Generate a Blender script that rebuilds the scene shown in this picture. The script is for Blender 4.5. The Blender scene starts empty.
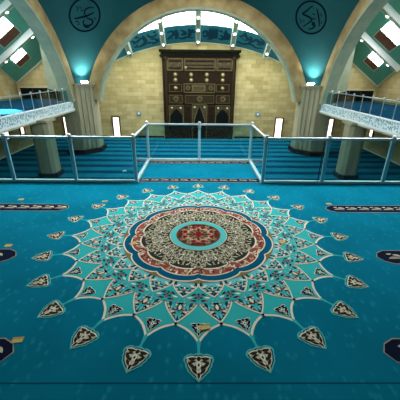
import bpy, bmesh, math, random
from math import sin, cos, pi, sqrt, radians
from mathutils import Vector, Matrix
random.seed(7)
scene = bpy.context.scene
COL = scene.collection

# ---------------------------------------------------------------- materials
def lin(c):
    r = []
    for v in c:
        v = v / 255.0
        r.append(v / 12.92 if v <= 0.04045 else ((v + 0.055) / 1.055) ** 2.4)
    return (r[0], r[1], r[2], 1.0)

def base_mat(name):
    m = bpy.data.materials.new(name)
    m.use_nodes = True
    nt = m.node_tree
    b = nt.nodes.get('Principled BSDF')
    return m, nt, b

def mat(name, c, rough=0.7, metal=0.0, c2=None, scale=3.0, detail=4.0, bump=0.0, spec=0.3, stretch=(1, 1, 1)):
    m, nt, b = base_mat(name)
    b.inputs['Roughness'].default_value = rough
    b.inputs['Metallic'].default_value = metal
    b.inputs['Specular IOR Level'].default_value = spec
    b.inputs['Base Color'].default_value = lin(c)
    if c2 is not None or bump:
        tc = nt.nodes.new('ShaderNodeTexCoord')
        mp = nt.nodes.new('ShaderNodeMapping')
        mp.inputs['Scale'].default_value = stretch
        nt.links.new(tc.outputs['Object'], mp.inputs['Vector'])
        n = nt.nodes.new('ShaderNodeTexNoise')
        n.inputs['Scale'].default_value = scale
        n.inputs['Detail'].default_value = detail
        nt.links.new(mp.outputs['Vector'], n.inputs['Vector'])
        if c2 is not None:
            r = nt.nodes.new('ShaderNodeValToRGB')
            r.color_ramp.elements[0].position = 0.35
            r.color_ramp.elements[1].position = 0.65
            r.color_ramp.elements[0].color = lin(c)
            r.color_ramp.elements[1].color = lin(c2)
            nt.links.new(n.outputs['Fac'], r.inputs['Fac'])
            nt.links.new(r.outputs['Color'], b.inputs['Base Color'])
        if bump:
            bp = nt.nodes.new('ShaderNodeBump')
            bp.inputs['Strength'].default_value = bump
            nt.links.new(n.outputs['Fac'], bp.inputs['Height'])
            nt.links.new(bp.outputs['Normal'], b.inputs['Normal'])
    return m

def emit(name, c, s):
    m, nt, b = base_mat(name)
    b.inputs['Base Color'].default_value = lin(c)
    b.inputs['Emission Color'].default_value = lin(c)
    b.inputs['Emission Strength'].default_value = s
    return m

def stone_blocks(name, c1, c2, mortar, bw=0.9, bh=0.42, axis='XZ', msize=0.012):
    """coursed ashlar: brick texture plus a large soft variation; axis picks the wall plane"""
    m, nt, b = base_mat(name)
    b.inputs['Roughness'].default_value = 0.75
    b.inputs['Specular IOR Level'].default_value = 0.25
    tc = nt.nodes.new('ShaderNodeTexCoord')
    sp = nt.nodes.new('ShaderNodeSeparateXYZ')
    cb = nt.nodes.new('ShaderNodeCombineXYZ')
    nt.links.new(tc.outputs['Object'], sp.inputs['Vector'])
    nt.links.new(sp.outputs[axis[0]], cb.inputs['X'])
    nt.links.new(sp.outputs[axis[1]], cb.inputs['Y'])
    br = nt.nodes.new('ShaderNodeTexBrick')
    br.inputs['Scale'].default_value = 1.0
    br.inputs['Brick Width'].default_value = bw
    br.inputs['Row Height'].default_value = bh
    br.inputs['Mortar Size'].default_value = msize
    br.inputs['Color1'].default_value = lin(c1)
    br.inputs['Color2'].default_value = lin(c2)
    br.inputs['Mortar'].default_value = lin(mortar)
    nt.links.new(cb.outputs['Vector'], br.inputs['Vector'])
    n = nt.nodes.new('ShaderNodeTexNoise')
    n.inputs['Scale'].default_value = 1.3
    n.inputs['Detail'].default_value = 6
    nt.links.new(tc.outputs['Object'], n.inputs['Vector'])
    mx = nt.nodes.new('ShaderNodeMix')
    mx.data_type = 'RGBA'
    mx.blend_type = 'SOFT_LIGHT'
    mx.inputs['Factor'].default_value = 0.5
    nt.links.new(br.outputs['Color'], mx.inputs['A'])
    nt.links.new(n.outputs['Fac'], mx.inputs['B'])
    nt.links.new(mx.outputs['Result'], b.inputs['Base Color'])
    return m

def pile(name, c, c2, scale=9.0, leaf=0.0, cleaf=None, bump=0.25):
    """carpet pile: soft mottling, optional small scattered leaf flecks woven in a second tone"""
    m, nt, b = base_mat(name)
    b.inputs['Roughness'].default_value = 0.9
    b.inputs['Specular IOR Level'].default_value = 0.02
    tc = nt.nodes.new('ShaderNodeTexCoord')
    n = nt.nodes.new('ShaderNodeTexNoise')
    n.inputs['Scale'].default_value = 1.1
    n.inputs['Detail'].default_value = 8
    nt.links.new(tc.outputs['Object'], n.inputs['Vector'])
    r = nt.nodes.new('ShaderNodeValToRGB')
    r.color_ramp.elements[0].position = 0.3
    r.color_ramp.elements[1].position = 0.7
    r.color_ramp.elements[0].color = lin(c)
    r.color_ramp.elements[1].color = lin(c2)
    nt.links.new(n.outputs['Fac'], r.inputs['Fac'])
    out = r.outputs['Color']
    if leaf:
        mp = nt.nodes.new('ShaderNodeMapping')
        mp.inputs['Rotation'].default_value = (0, 0, 0.7)
        mp.inputs['Scale'].default_value = (1.0, 0.62, 1)
        nt.links.new(tc.outputs['Object'], mp.inputs['Vector'])
        v = nt.nodes.new('ShaderNodeTexVoronoi')
        v.inputs['Scale'].default_value = scale
        nt.links.new(mp.outputs['Vector'], v.inputs['Vector'])
        r2 = nt.nodes.new('ShaderNodeValToRGB')
        r2.color_ramp.elements[0].position = 0.12
        r2.color_ramp.elements[1].position = 0.3
        r2.color_ramp.elements[0].color = (leaf, leaf, leaf, 1)
        r2.color_ramp.elements[1].color = (0, 0, 0, 1)
        nt.links.new(v.outputs['Distance'], r2.inputs['Fac'])
        mx = nt.nodes.new('ShaderNodeMix')
        mx.data_type = 'RGBA'
        nt.links.new(r2.outputs['Color'], mx.inputs['Factor'])
        nt.links.new(out, mx.inputs['A'])
        mx.inputs['B'].default_value = lin(cleaf)
        out = mx.outputs['Result']
    nt.links.new(out, b.inputs['Base Color'])
    return m

def glass(name, tint, refl=1.0):
    m, nt, b = base_mat(name)
    nt.nodes.remove(b)
    out = nt.nodes['Material Output']
    t = nt.nodes.new('ShaderNodeBsdfTransparent')
    t.inputs['Color'].default_value = lin(tint)
    g = nt.nodes.new('ShaderNodeBsdfGlossy')
    g.inputs['Roughness'].default_value = 0.0
    f = nt.nodes.new('ShaderNodeFresnel')
    f.inputs['IOR'].default_value = 1.45
    mu = nt.nodes.new('ShaderNodeMath')
    mu.operation = 'MULTIPLY'
    mu.inputs[1].default_value = refl
    mx = nt.nodes.new('ShaderNodeMixShader')
    ge = nt.nodes.new('ShaderNodeNewGeometry')
    iv = nt.nodes.new('ShaderNodeMath')
    iv.operation = 'SUBTRACT'
    iv.inputs[0].default_value = 1.0
    nt.links.new(ge.outputs['Backfacing'], iv.inputs[1])
    m2 = nt.nodes.new('ShaderNodeMath')
    m2.operation = 'MULTIPLY'
    nt.links.new(f.outputs['Fac'], m2.inputs[0])
    nt.links.new(iv.outputs[0], m2.inputs[1])
    nt.links.new(m2.outputs[0], mu.inputs[0])
    nt.links.new(mu.outputs[0], mx.inputs['Fac'])
    nt.links.new(t.outputs[0], mx.inputs[1])
    nt.links.new(g.outputs[0], mx.inputs[2])
    nt.links.new(mx.outputs[0], out.inputs['Surface'])
    return m

M = {}
M['wall_stone'] = stone_blocks('warm_ashlar', (206, 187, 134), (178, 157, 106), (166, 147, 100), 0.95, 0.42, 'XZ')
M['wall_stone_side'] = stone_blocks('warm_ashlar_side', (206, 187, 134), (178, 157, 106), (166, 147, 100), 0.95, 0.42, 'YZ')
M['arch_stone'] = mat('brown_arch_stone', (150, 126, 80), 0.7, c2=(192, 168, 118), scale=0.9, detail=5)
M['soffit'] = mat('grey_green_stone', (144, 158, 134), 0.5, c2=(166, 174, 148), scale=1.3, detail=5)
M['pier'] = mat('pier_marble', (152, 148, 120), 0.45, c2=(174, 166, 134), scale=1.0, detail=6, stretch=(2.5, 2.5, .5))
M['pale_trim'] = mat('pale_stone_trim', (196, 200, 176), 0.5)
M['pend'] = mat('teal_plaster', (22, 72, 76), 0.85, c2=(26, 77, 81), spec=.1, scale=0.6)
M['loft'] = mat('teal_ceiling_panel', (92, 166, 144), 0.8, c2=(100, 172, 151), scale=0.8)
M['band'] = mat('blue_calligraphy_ground', (46, 128, 146), 0.7, c2=(52, 136, 152), scale=1.2)
M['ink'] = mat('dark_blue_paint', (2, 22, 34), 0.8, spec=.05)
M['ink2'] = mat('blue_ink', (16, 66, 88), 0.7)
M['beam'] = mat('white_beam_paint', (238, 245, 242), 0.5)
M['sky_pane'] = emit('daylit_pane', (250, 252, 255), 9.5)
M['side_pane'] = emit('daylit_side_pane', (250, 252, 255), 15.0)
M['dome_pane'] = emit('daylit_dome_pane', (240, 248, 250), 17.0)
M['gallery_pane'] = emit('gallery_skylight_pane', (240, 250, 255), 9.0)
M['warm_pane'] = emit('daylit_slit_pane', (255, 238, 226), 1.6)
M['roof_pane'] = mat('brown_roof_pane', (140, 84, 56), 0.3, c2=(110, 66, 46), scale=5)
M['frame'] = mat('dark_window_frame', (64, 46, 34), 0.5)
M['wframe'] = mat('pale_window_frame', (190, 196, 180), 0.5)
M['lamp'] = emit('spot_bulb', (255, 244, 222), 14.0)
M['uplamp'] = emit('uplight_bulb', (235, 246, 255), 22.0)
M['lampcase'] = mat('white_lamp_case', (224, 224, 214), 0.4)
M['wood'] = mat('dark_walnut', (44, 30, 18), 0.6, c2=(32, 22, 14), scale=2.0, detail=6, spec=.08, stretch=(4, 4, .6))
M['wood2'] = mat('carved_walnut', (56, 45, 30), 0.6, c2=(42, 33, 22), scale=14, spec=.08)
M['cornice'] = mat('dark_green_cornice', (26, 29, 22), 0.7, c2=(20, 23, 18), scale=3, spec=.04)
M['gold'] = mat('dull_gilding', (108, 94, 54), 0.6, 0.1, c2=(86, 74, 42), scale=8)
M['gold_fret'] = mat('gilt_fretwork', (86, 72, 42), 0.6, 0.05, c2=(46, 36, 23), scale=11, detail=8)
M['stud'] = mat('pale_boss', (186, 172, 130), 0.5)
M['niche'] = mat('dark_niche_panel', (16, 22, 21), 0.8, spec=.03)
M['curtain'] = mat('dark_green_drape', (22, 46, 40), 0.8)
M['steel'] = mat('brushed_steel', (196, 208, 208), 0.28, 0.85)
M['bluesteel'] = mat('blue_grey_steel', (150, 196, 206), 0.4, 0.3)
M['channel'] = mat('pale_steel_channel', (208, 218, 214), 0.4, 0.4)
M['blackmatt'] = mat('matt_black', (14, 18, 22), 0.6)
M['glass'] = glass('balustrade_glass', (206, 230, 234), 1.2)
M['glass_blue'] = glass('mezzanine_glass', (190, 218, 228), 1.0)
M['cream'] = mat('cream_plaster', (212, 204, 172), 0.7)
M['plinth'] = mat('dark_plinth', (40, 30, 24), 0.5)
M['paper'] = mat('tan_paper', (190, 166, 96), 0.8)
M['white'] = mat('white_paper', (226, 236, 240), 0.8)
M['plate'] = mat('grey_blue_plate', (128, 146, 150), 0.4)
# carpet
M['field'] = pile('teal_pile', (3, 98, 120), (5, 112, 138), 12.0, 0.6, (26, 132, 150))
M['hallpile'] = pile('blue_pile', (26, 118, 140), (32, 132, 152))
M['hallline'] = pile('dark_blue_line', (12, 66, 96), (14, 74, 104))
M['mezzpile'] = pile('deep_blue_pile', (30, 82, 108), (36, 92, 116))
M['seam'] = pile('seam', (6, 66, 88), (8, 72, 94))
M['turq'] = pile('turquoise_pile', (44, 162, 162), (54, 170, 170))
M['turq2'] = pile('pale_turquoise_pile', (92, 178, 180), (104, 186, 188))
M['ring'] = pile('bright_turquoise_pile', (74, 170, 168), (82, 176, 174))
M['tealband'] = pile('deep_teal_pile', (4, 76, 104), (6, 84, 112))
M['deep'] = pile('dark_teal_pile', (8, 62, 84), (10, 70, 92))
M['ivory'] = pile('ivory_pile', (222, 214, 192), (212, 204, 180))
M['brown'] = pile('brown_pile', (126, 112, 72), (112, 98, 62))
M['olive'] = pile('olive_black_pile', (44, 44, 36), (54, 52, 42))
M['stonec'] = pile('stone_pile', (190, 182, 152), (176, 168, 140))
M['rose'] = pile('rose_pile', (142, 66, 56), (152, 78, 66))
M['red'] = pile('crimson_pile', (120, 14, 24), (132, 20, 30))
M['umber'] = pile('umber_pile', (92, 60, 44), (104, 70, 52))
M['maroon'] = pile('maroon_pile', (92, 40, 34), (104, 50, 42))
M['sand'] = pile('sand_pile', (186, 160, 126), (178, 150, 118))
M['navy'] = pile('navy_pile', (16, 22, 42), (20, 28, 50))
M['tan'] = pile('tan_pile', (150, 142, 122), (140, 132, 112))

def frieze_mat():
    m, nt, b = base_mat('tile_frieze')
    b.inputs['Roughness'].default_value = 0.35
    tc = nt.nodes.new('ShaderNodeTexCoord')
    v = nt.nodes.new('ShaderNodeTexVoronoi')
    v.inputs['Scale'].default_value = 8.5
    nt.links.new(tc.outputs['Object'], v.inputs['Vector'])
    r = nt.nodes.new('ShaderNodeValToRGB')
    r.color_ramp.elements[0].position = 0.36
    r.color_ramp.elements[0].color = lin((92, 166, 186))
    r.color_ramp.elements[1].position = 0.52
    r.color_ramp.elements[1].color = lin((236, 246, 246))
    nt.links.new(v.outputs['Distance'], r.inputs['Fac'])
    nt.links.new(r.outputs['Color'], b.inputs['Base Color'])
    return m
M['frieze'] = frieze_mat()

# ---------------------------------------------------------------- mesh builder
class MB:
    def __init__(self):
        self.v, self.f, self.mi, self.mats = [], [], [], []
    def mid(self, m):
        if m not in self.mats:
            self.mats.append(m)
        return self.mats.index(m)
    def add(self, vs, fs, m):
        o = len(self.v)
        self.v += [tuple(p) for p in vs]
        k = self.mid(m)
        for f in fs:
            self.f.append([i + o for i in f])
            self.mi.append(k)
        return self
    def poly(self, pts, m):
        return self.add(pts, [list(range(len(pts)))], m)
    def fan(self, c, pts, m):
        n = len(pts)
        return self.add([c] + list(pts), [[0, 1 + i, 1 + (i + 1) % n] for i in range(n)], m)
    def strip(self, a, b, m, closed=False):
        n = len(a)
        k = n if closed else n - 1
        return self.add(list(a) + list(b), [[i, (i + 1) % n, n + (i + 1) % n, n + i] for i in range(k)], m)
    def box(self, x0, x1, y0, y1, z0, z1, m):
        vs = [(x0, y0, z0), (x1, y0, z0), (x1, y1, z0), (x0, y1, z0), (x0, y0, z1), (x1, y0, z1), (x1, y1, z1), (x0, y1, z1)]
        return self.add(vs, [[3, 2, 1, 0], [4, 5, 6, 7], [0, 1, 5, 4], [1, 2, 6, 5], [2, 3, 7, 6], [3, 0, 4, 7]], m)
    def prism(self, pts, z0, z1, m):
        n = len(pts)
        vs = [(x, y, z0) for x, y in pts] + [(x, y, z1) for x, y in pts]
        fs = [list(range(n))[::-1], list(range(n, 2 * n))] + [[i, (i + 1) % n, n + (i + 1) % n, n + i] for i in range(n)]
        return self.add(vs, fs, m)
    def extr(self, pts, d, m):
        """closed 3-D outline swept by vector d"""
        n = len(pts)
        d = Vector(d)
        vs = [tuple(p) for p in pts] + [tuple(Vector(p) + d) for p in pts]
        fs = [list(range(n))[::-1], list(range(n, 2 * n))] + [[i, (i + 1) % n, n + (i + 1) % n, n + i] for i in range(n)]
        return self.add(vs, fs, m)
    def tube(self, p, q, r, m, n=10, r2=None):
        p, q = Vector(p), Vector(q)
        r2 = r if r2 is None else r2
        d = (q - p).normalized()
        a = d.orthogonal().normalized()
        b = d.cross(a)
        c1 = [p + r * (cos(2 * pi * i / n) * a + sin(2 * pi * i / n) * b) for i in range(n)]
        c2 = [q + r2 * (cos(2 * pi * i / n) * a + sin(2 * pi * i / n) * b) for i in range(n)]
        fs = [[i, (i + 1) % n, n + (i + 1) % n, n + i] for i in range(n)] + [list(range(n))[::-1], list(range(n, 2 * n))]
        return self.add(c1 + c2, fs, m)
    def ball(self, c, r, m, n=8, k=6, sz=1.0):
        vs, fs = [], []
        for j in range(k + 1):
            t = pi * j / k
            for i in range(n):
                a = 2 * pi * i / n
                vs.append((c[0] + r * sin(t) * cos(a), c[1] + r * sin(t) * sin(a), c[2] + sz * r * cos(t)))
        for j in range(k):
            for i in range(n):
                fs.append([j * n + i, j * n + (i + 1) % n, (j + 1) * n + (i + 1) % n, (j + 1) * n + i])
        return self.add(vs, fs, m)
    def build(self, name, parent=None, xf=None, smooth=False, fix=True, **props):
        me = bpy.data.meshes.new(name)
        off = parent_loc(parent)
        vs = [(xf @ Vector(p)) if xf else Vector(p) for p in self.v]
        me.from_pydata([tuple(p - off) for p in vs], [], self.f)
        for m in self.mats:
            me.materials.append(m)
        me.polygons.foreach_set('material_index', self.mi)
        if smooth:
            me.polygons.foreach_set('use_smooth', [True] * len(me.polygons))
        me.validate()
        me.update()
        if fix:
            bm = bmesh.new()
            bm.from_mesh(me)
            bmesh.ops.remove_doubles(bm, verts=bm.verts, dist=1e-5)
            bmesh.ops.recalc_face_normals(bm, faces=bm.faces)
            bm.to_mesh(me)
            bm.free()
        o = bpy.data.objects.new(name, me)
        COL.objects.link(o)
        if parent:
            o.parent = parent
        for k, v in props.items():
            o[k] = v
        return o

def parent_loc(p):
    """world location of an (unrotated) parent chain"""
    v = Vector((0, 0, 0))
    while p is not None:
        v += p.location
        p = p.parent
    return v

def thing(name, loc, label, cat, group=None):
    o = bpy.data.objects.new(name, None)
    o.empty_display_size = 0.2
    COL.objects.link(o)
    o.location = loc
    o['label'] = label
    o['category'] = cat
    if group:
        o['group'] = group
    return o

def tag(o, label, cat, group=None):
    o['label'] = label
    o['category'] = cat
    if group:
        o['group'] = group
    return o

def copy_tree(o, parent=None):
    c = o.copy()
    COL.objects.link(c)
    if parent:
        c.parent = parent
    for ch in list(o.children):
        copy_tree(ch, c)
    return c

ST = dict(kind='structure')

# ---------------------------------------------------------------- dimensions (metres, gallery carpet = z 0, camera above the origin)
YC = 17.3            # centre of the domed square
H = 10.5             # half side of the square
ZF = -4.6            # prayer hall floor
ZC = -1.85           # centre height of the four big arches
RI, RO = 8.95, 10.15  # arch inner and outer radius
S2 = H * H + RO * RO # pendentive sphere radius squared
AD = 0.9             # arch depth
WY = 17.2            # wing wall distance from the centre
WE = 12.7
PE = 9.3            # half width of a wing
K = 0.7              # slope of the wing ceilings

def A(t):
    return -17.1 + sqrt(22.4 ** 2 - t * t)

def turn(deg):
    return Matrix.Translation((0, YC, 0)) @ Matrix.Rotation(radians(deg), 4, 'Z')
# local +y of a wing: far 0, left +90, near 180, right -90
WINGS = {'far': 0, 'left': 90, 'near': 180, 'right': -90}

# ---------------------------------------------------------------- arches, piers, pendentives, dome
n_arch = 0
for w, deg in WINGS.items():
    n_arch += 1
    xf = turn(deg)
    t0 = math.asin((0.0 - ZC) / RI)
    ts = [t0 + (pi - 2 * t0) * i / 64 for i in range(65)]
    def ring(r, y):
        return [(r * cos(t), y, ZC + r * sin(t)) for t in ts]
    b = MB()
    b.strip(ring(RI + .16, H), ring(RO, H), M['arch_stone'])                 # front face
    b.strip(ring(RI, H + .02), ring(RI, H + AD), M['soffit'])                # soffit
    b.strip(ring(RO, H), ring(RO, H + .25), M['arch_stone'])
    b.build('arch_%d' % n_arch, xf=xf, smooth=True, **ST)
    b = MB()                                                                 # pale bead along the inner edge
    b.strip(ring(RI + .16, H - .04), ring(RI, H - .04), M['soffit'])
    b.strip(ring(RI + .16, H - .04), ring(RI + .16, H + .04), M['soffit'])
    b.strip(ring(RI, H - .04), ring(RI, H + .06), M['soffit'])
    b.build('trim_%d' % n_arch, xf=xf, smooth=False, **ST)
    # spandrel wall behind the arch face, up to the drum
    b = MB()
    top = []
    for t in ts:
        c, s = cos(t), sin(t)
        k = min((13.4 / max(abs(c), 1e-6)), ((9.4 - ZC) / max(s, 1e-6)))
        top.append((k * c, ZC + k * s))
    for y in (H + .2, H + AD):
        b.strip(ring(RI + .01, y), [(x, y, z) for x, z in top], M['soffit'])
    b.build('wall_spandrel_%d' % n_arch, xf=xf, **ST)

    # pendentive to the right of this arch seen from the centre: built in the +x +y corner
    b = MB()
    grid = []
    zs = [1.5 + (7.87 - 1.5) * j / 22 for j in range(23)]
    S = sqrt(S2)
    for z in zs:
        r = sqrt(S2 - (z - ZC) ** 2)
        a0 = math.acos(min(1, H / r))
        a1 = pi / 2 - a0
        grid.append([(r * cos(a0 + (a1 - a0) * i / 20), r * sin(a0 + (a1 - a0) * i / 20), z) for i in range(21)])
    for j in range(22):
        b.strip(grid[j], grid[j + 1], M['pend'])
    b.build('ceiling_pendentive_%d' % n_arch, xf=xf, smooth=True, **ST)

    # corner pier (L plan) with a cap ledge, in the +x +y corner
    x1 = H + AD + .3
    b = MB()
    def plan(g, e=0):
        return [(PE - g, H - g), (H - g, PE - g), (x1 + e, PE - g), (x1 + e, x1 + e), (PE - g, x1 + e)]
    b.prism(plan(0), ZF + .004, 1.36, M['pier'])
    for q in (.12, .37, .63, .88):                                         # slim pilaster strips on the chamfered face
        cx_, cy_ = PE + (H - PE) * q, H + (PE - H) * q
        b.prism([(cx_ - .09, cy_ + .09), (cx_ - .09 - .05, cy_ + .09 - .05), (cx_ + .09 - .05, cy_ - .09 - .05), (cx_ + .09, cy_ - .09)], ZF + .4, 1.2, M['pier'])
    b.build('wall_pier_%d' % n_arch, xf=xf, **ST)
    b = MB()
    b.prism(plan(.26), 1.34, 1.46, M['pier'])
    b.prism(plan(.13), 1.18, 1.34, M['pier'])
    b.build('trim_cap_%d' % n_arch, xf=xf, **ST)
    b = MB()
    b.prism(plan(.2, .2), ZF + .004, ZF + .42, M['plinth'])
    b.build('baseboard_pier_%d' % n_arch, xf=xf, **ST)

# drum with windows and dome above the square (lights the hall)
b = MB()
ND = 48
zr = 7.85
circ = lambda r, z: [(r * cos(2 * pi * i / ND), YC + r * sin(2 * pi * i / ND), z) for i in range(ND)]
b.strip(circ(10.35, zr - .05), circ(10.35, 11.2), M['cream'], True)
b.build('wall_drum', smooth=True, **ST)
b = MB()
prev = circ(10.35, 11.2)
for j in range(1, 13):
    t = pi / 2 * j / 12
    cur = circ(max(10.35 * cos(t), .02), 11.2 + 7.5 * sin(t))
    b.strip(prev, cur, M['pend'], True)
    prev = cur
b.build('ceiling_dome', smooth=True, **ST)
b = MB()                                            # flat roof slabs closing the corners round the drum
for i in range(ND):
    a0, a1 = 2 * pi * i / ND, 2 * pi * (i + 1) / ND
    def sq(a):
        k = (H + AD + 1.3) / max(abs(cos(a)), abs(sin(a)))
        return (k * cos(a), YC + k * sin(a), 9.4)
    b.add([(10.35 * cos(a0), YC + 10.35 * sin(a0), 9.4), (10.35 * cos(a1), YC + 10.35 * sin(a1), 9.4), sq(a1), sq(a0)], [[0, 1, 2, 3]], M['cream'])
b.build('ceiling_roof', **ST)
wn = 0
for i in range(16):
    wn += 1
    a = 2 * pi * (i + .5) / 16
    rot = turn(math.degrees(a) - 90)
    b = MB()
    b.box(-.95, .95, 10.1, 10.3, 8.4, 10.9, M['wframe'])
    fr = b.build('window_%d' % wn, xf=rot, **ST)
    p = MB()
    p.poly([(-.82, 10.08, 8.55), (.82, 10.08, 8.55), (.82, 10.08, 10.2), (.5, 10.08, 10.65), (0, 10.08, 10.8), (-.5, 10.08, 10.65), (-.82, 10.08, 10.2)], M['dome_pane'])
    p.build('pane', fr, xf=rot, fix=False)

# ---------------------------------------------------------------- the three visible wings and the one over the camera
RIBS = (-10.1, -7.1, -3.55, 0.0, 3.55, 7.1, 10.1)
NX = 40
rib_objs = {}
for w in ('far', 'left', 'right'):
    xf = turn(WINGS[w])
    xs = [-WE + 2 * WE * i / NX for i in range(NX + 1)]
    DY = WY - (H + AD) + .02
    b = MB()                                        # outer wall with its arched top
    b.strip([(x, WY, -.7) for x in xs], [(x, WY, A(x)) for x in xs], M['wall_stone'])
    lo = 17.1
    b.add([(-lo, WY, ZF), (lo, WY, ZF), (lo, WY, -.7), (-lo, WY, -.7)], [[0, 1, 2, 3]], M['wall_stone'])
    o = b.build('wall_' + w, **ST)
    o.matrix_world = xf
    b = MB()                                        # sloping ceiling, ruled from the wall top up to the arch
    split = 1.95 if w == 'far' else DY
    pts = lambda d, dz=0: [(x, WY - d, A(x) + K * d + dz) for x in xs]
    b.strip(pts(0), pts(split), M['band'] if w == 'far' else M['loft'])
    if w == 'far':
        b.strip(pts(split), pts(DY), M['loft'])
    o = b.build('ceiling_' + w, smooth=True, **ST)
    o.matrix_world = xf
    b = MB()                                        # pale bead where ceiling meets wall and end walls
    d = .09
    b.strip([(x, WY - .06, A(x) - .05) for x in xs], [(x, WY - .06, A(x) + .1) for x in xs], M['pale_trim'])
    b.strip([(x, WY - .06, A(x) - .05) for x in xs], [(x, WY, A(x) - .05) for x in xs], M['pale_trim'])
    for s in (-1, 1):
        e = s * (WE - .01)
        i = s * (WE - .08)
        z0, z1 = A(WE), A(WE) + K * DY
        b.add([(i, WY, z0 - .08), (i, WY - DY, z1 - .08), (i, WY - DY, z1 + .12), (i, WY, z0 + .12)], [[0, 1, 2, 3]], M['pale_trim'])
        b.add([(i, WY, z0 - .08), (i, WY - DY, z1 - .08), (e, WY - DY, z1 - .08), (e, WY, z0 - .08)], [[0, 1, 2, 3]], M['pale_trim'])
    o = b.build('trim_eaves_' + w, **ST)
    o.matrix_world = xf
    for s, nm in ((-1, 'a'), (1, 'b')):             # end walls
        x = s * WE
        b = MB()
        b.poly([(x, H + AD - .3, -.7), (x, WY, -.7), (x, WY, A(WE)), (x, H + AD - .3, A(WE) + K * (DY + .3))], M['wall_stone_side'])
        o = b.build('wall_end_%s_%s' % (w, nm), **ST)
        o.matrix_world = xf
    # ribs
    rib_objs[w] = []
    nrm = Vector((0, -K, -1)).normalized()          # out of the ceiling, downwards into the room
    nrm = Vector((0, -(-K) * -1, -1)).normalized()
    for k, c in enumerate(RIBS):
        def P(d, sx, dn):
            base = Vector((c + sx, WY - d, A(c) + K * d))
            down = Vector((0, K, -1)).normalized() * -1
            # ceiling tangent is (0,-1,K); its downward normal is (0,-K,-1)
            n = Vector((0, -K, -1)).normalized()
            return tuple(base + n * dn)
        b = MB()
        hw = .24
        sec0 = [P(0.0, -hw, -.1), P(0.0, hw, -.1), P(0.0, hw, .34), P(0.0, -hw, .34)]
        sec1 = [P(DY + .1, -hw, -.1), P(DY + .1, hw, -.1), P(DY + .1, hw, .34), P(DY + .1, -hw, .34)]
        b.add(sec0 + sec1, [[0, 1, 2, 3], [7, 6, 5, 4], [0, 4, 5, 1], [1, 5, 6, 2], [2, 6, 7, 3], [3, 7, 4, 0]], M['beam'])
        # recessed grey soffit strip on the underside
        q = [P(.1, -.17, .345), P(DY, -.17, .345), P(DY, .17, .345), P(.1, .17, .345)]
        b.add(q, [[0, 1, 2, 3]], M['soffit'])
        o = b.build('trim_rib_%s_%d' % (w, k + 1), **ST)
        o.matrix_world = xf
    # windows in the ceiling bays
    edges = (-WE,) + RIBS + (WE,)
    for k in range(len(edges) - 1):
        xa, xb = edges[k], edges[k + 1]
        if w == 'far':
            if k in (0, len(edges) - 2):
                continue
            xa, xb, da, db = xa + .3, xb - .3, 1.98, DY - .1
            n = 8
        else:
            e = 1 if w == 'left' else -1                # local x sign of the far end
            if k in (0, len(edges) - 2):
                u0, u1, da, db = 10.36, 11.8, 1.15, 2.25
            else:
                u0, u1, da, db = min(abs(xa), abs(xb)) + .28, min(abs(xa), abs(xb)) + 2.5, 1.45, 3.0
            sg = 1 if (xa + xb) > 0 else -1
            if sg == e:
                xa, xb = sorted((sg * u0, sg * u1))
            else:
                xa, xb = sorted((sg * u0, sg * u1))
            n = 8
        nn = Vector((0, -K, -1)).normalized()
        def Q(x, d, dn):
            return tuple(Vector((x, WY - d, A(x) + K * d)) + nn * dn)
        cols = [xa + (xb - xa) * i / n for i in range(n + 1)]
        fw = .07
        b = MB()
        outer = [Q(x, da - fw, .03) for x in [xa - fw] + cols[1:-1] + [xb + fw]] + [Q(x, db + fw, .03) for x in ([xa - fw] + cols[1:-1] + [xb + fw])[::-1]]
        inner = [Q(x, da, .035) for x in cols] + [Q(x, db, .035) for x in cols[::-1]]
        b.strip(outer, inner, M['wframe'], True)
        wn += 1
        fo = b.build('window_%d' % wn, fix=False, **ST)
        fo.matrix_world = xf
        p = MB()
        if w == 'far':
            lit, dull = cols, []
        else:                                           # the end nearer the far wall looks out on a tiled roof
            cut = 5
            lit, dull = (cols[:cut + 1], cols[cut:]) if e > 0 else (cols[n - cut:], cols[:n - cut + 1])
        p.strip([Q(x, da, .02) for x in lit], [Q(x, db, .02) for x in lit], M['sky_pane' if w == 'far' else 'side_pane'])
        po = p.build('pane', fix=False)
        po.parent = fo
        if dull:
            p = MB()
            p.strip([Q(x, da, .02) for x in dull], [Q(x, db, .02) for x in dull], M['roof_pane'])
            po = p.build('lower_pane', fix=False, label='brown lower pane')
            po.parent = fo
    # rib spotlights are added below

# wing above the camera: flat ceiling, back and side walls
b = MB(); b.box(-13, 13, -4.2, YC - H - AD + .02, 5.0, 7.5, M['cream']); b.build('ceiling_near', **ST)
for i in range(6):                                  # added unseen fill lights, brightening the carpet towards the gallery edge
    ld = bpy.data.lights.new('gallery_fill', 'AREA')
    ld.shape = 'RECTANGLE'
    ld.size, ld.size_y = 2.2, .5
    ld.energy = 88
    ld.spread = radians(140)
    ld.color = (.93, .98, 1.0)
    lo_ = bpy.data.objects.new('gallery_fill', ld)
    COL.objects.link(lo_)
    lo_.location = (-7.5 + 3.0 * i, 6.9, 4.6)
b = MB(); b.box(-13, 13, -4.3, -4.1, ZF, 7.4, M['wall_stone']); b.build('wall_near', **ST)
for s, nm in ((-1, 'near_left'), (1, 'near_right')):
    b = MB(); b.box(s * 12.9 - .1, s * 12.9 + .1, -4.2, YC - H - AD, ZF, 7.4, M['wall_stone_side']); b.build('wall_' + nm, **ST)

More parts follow.
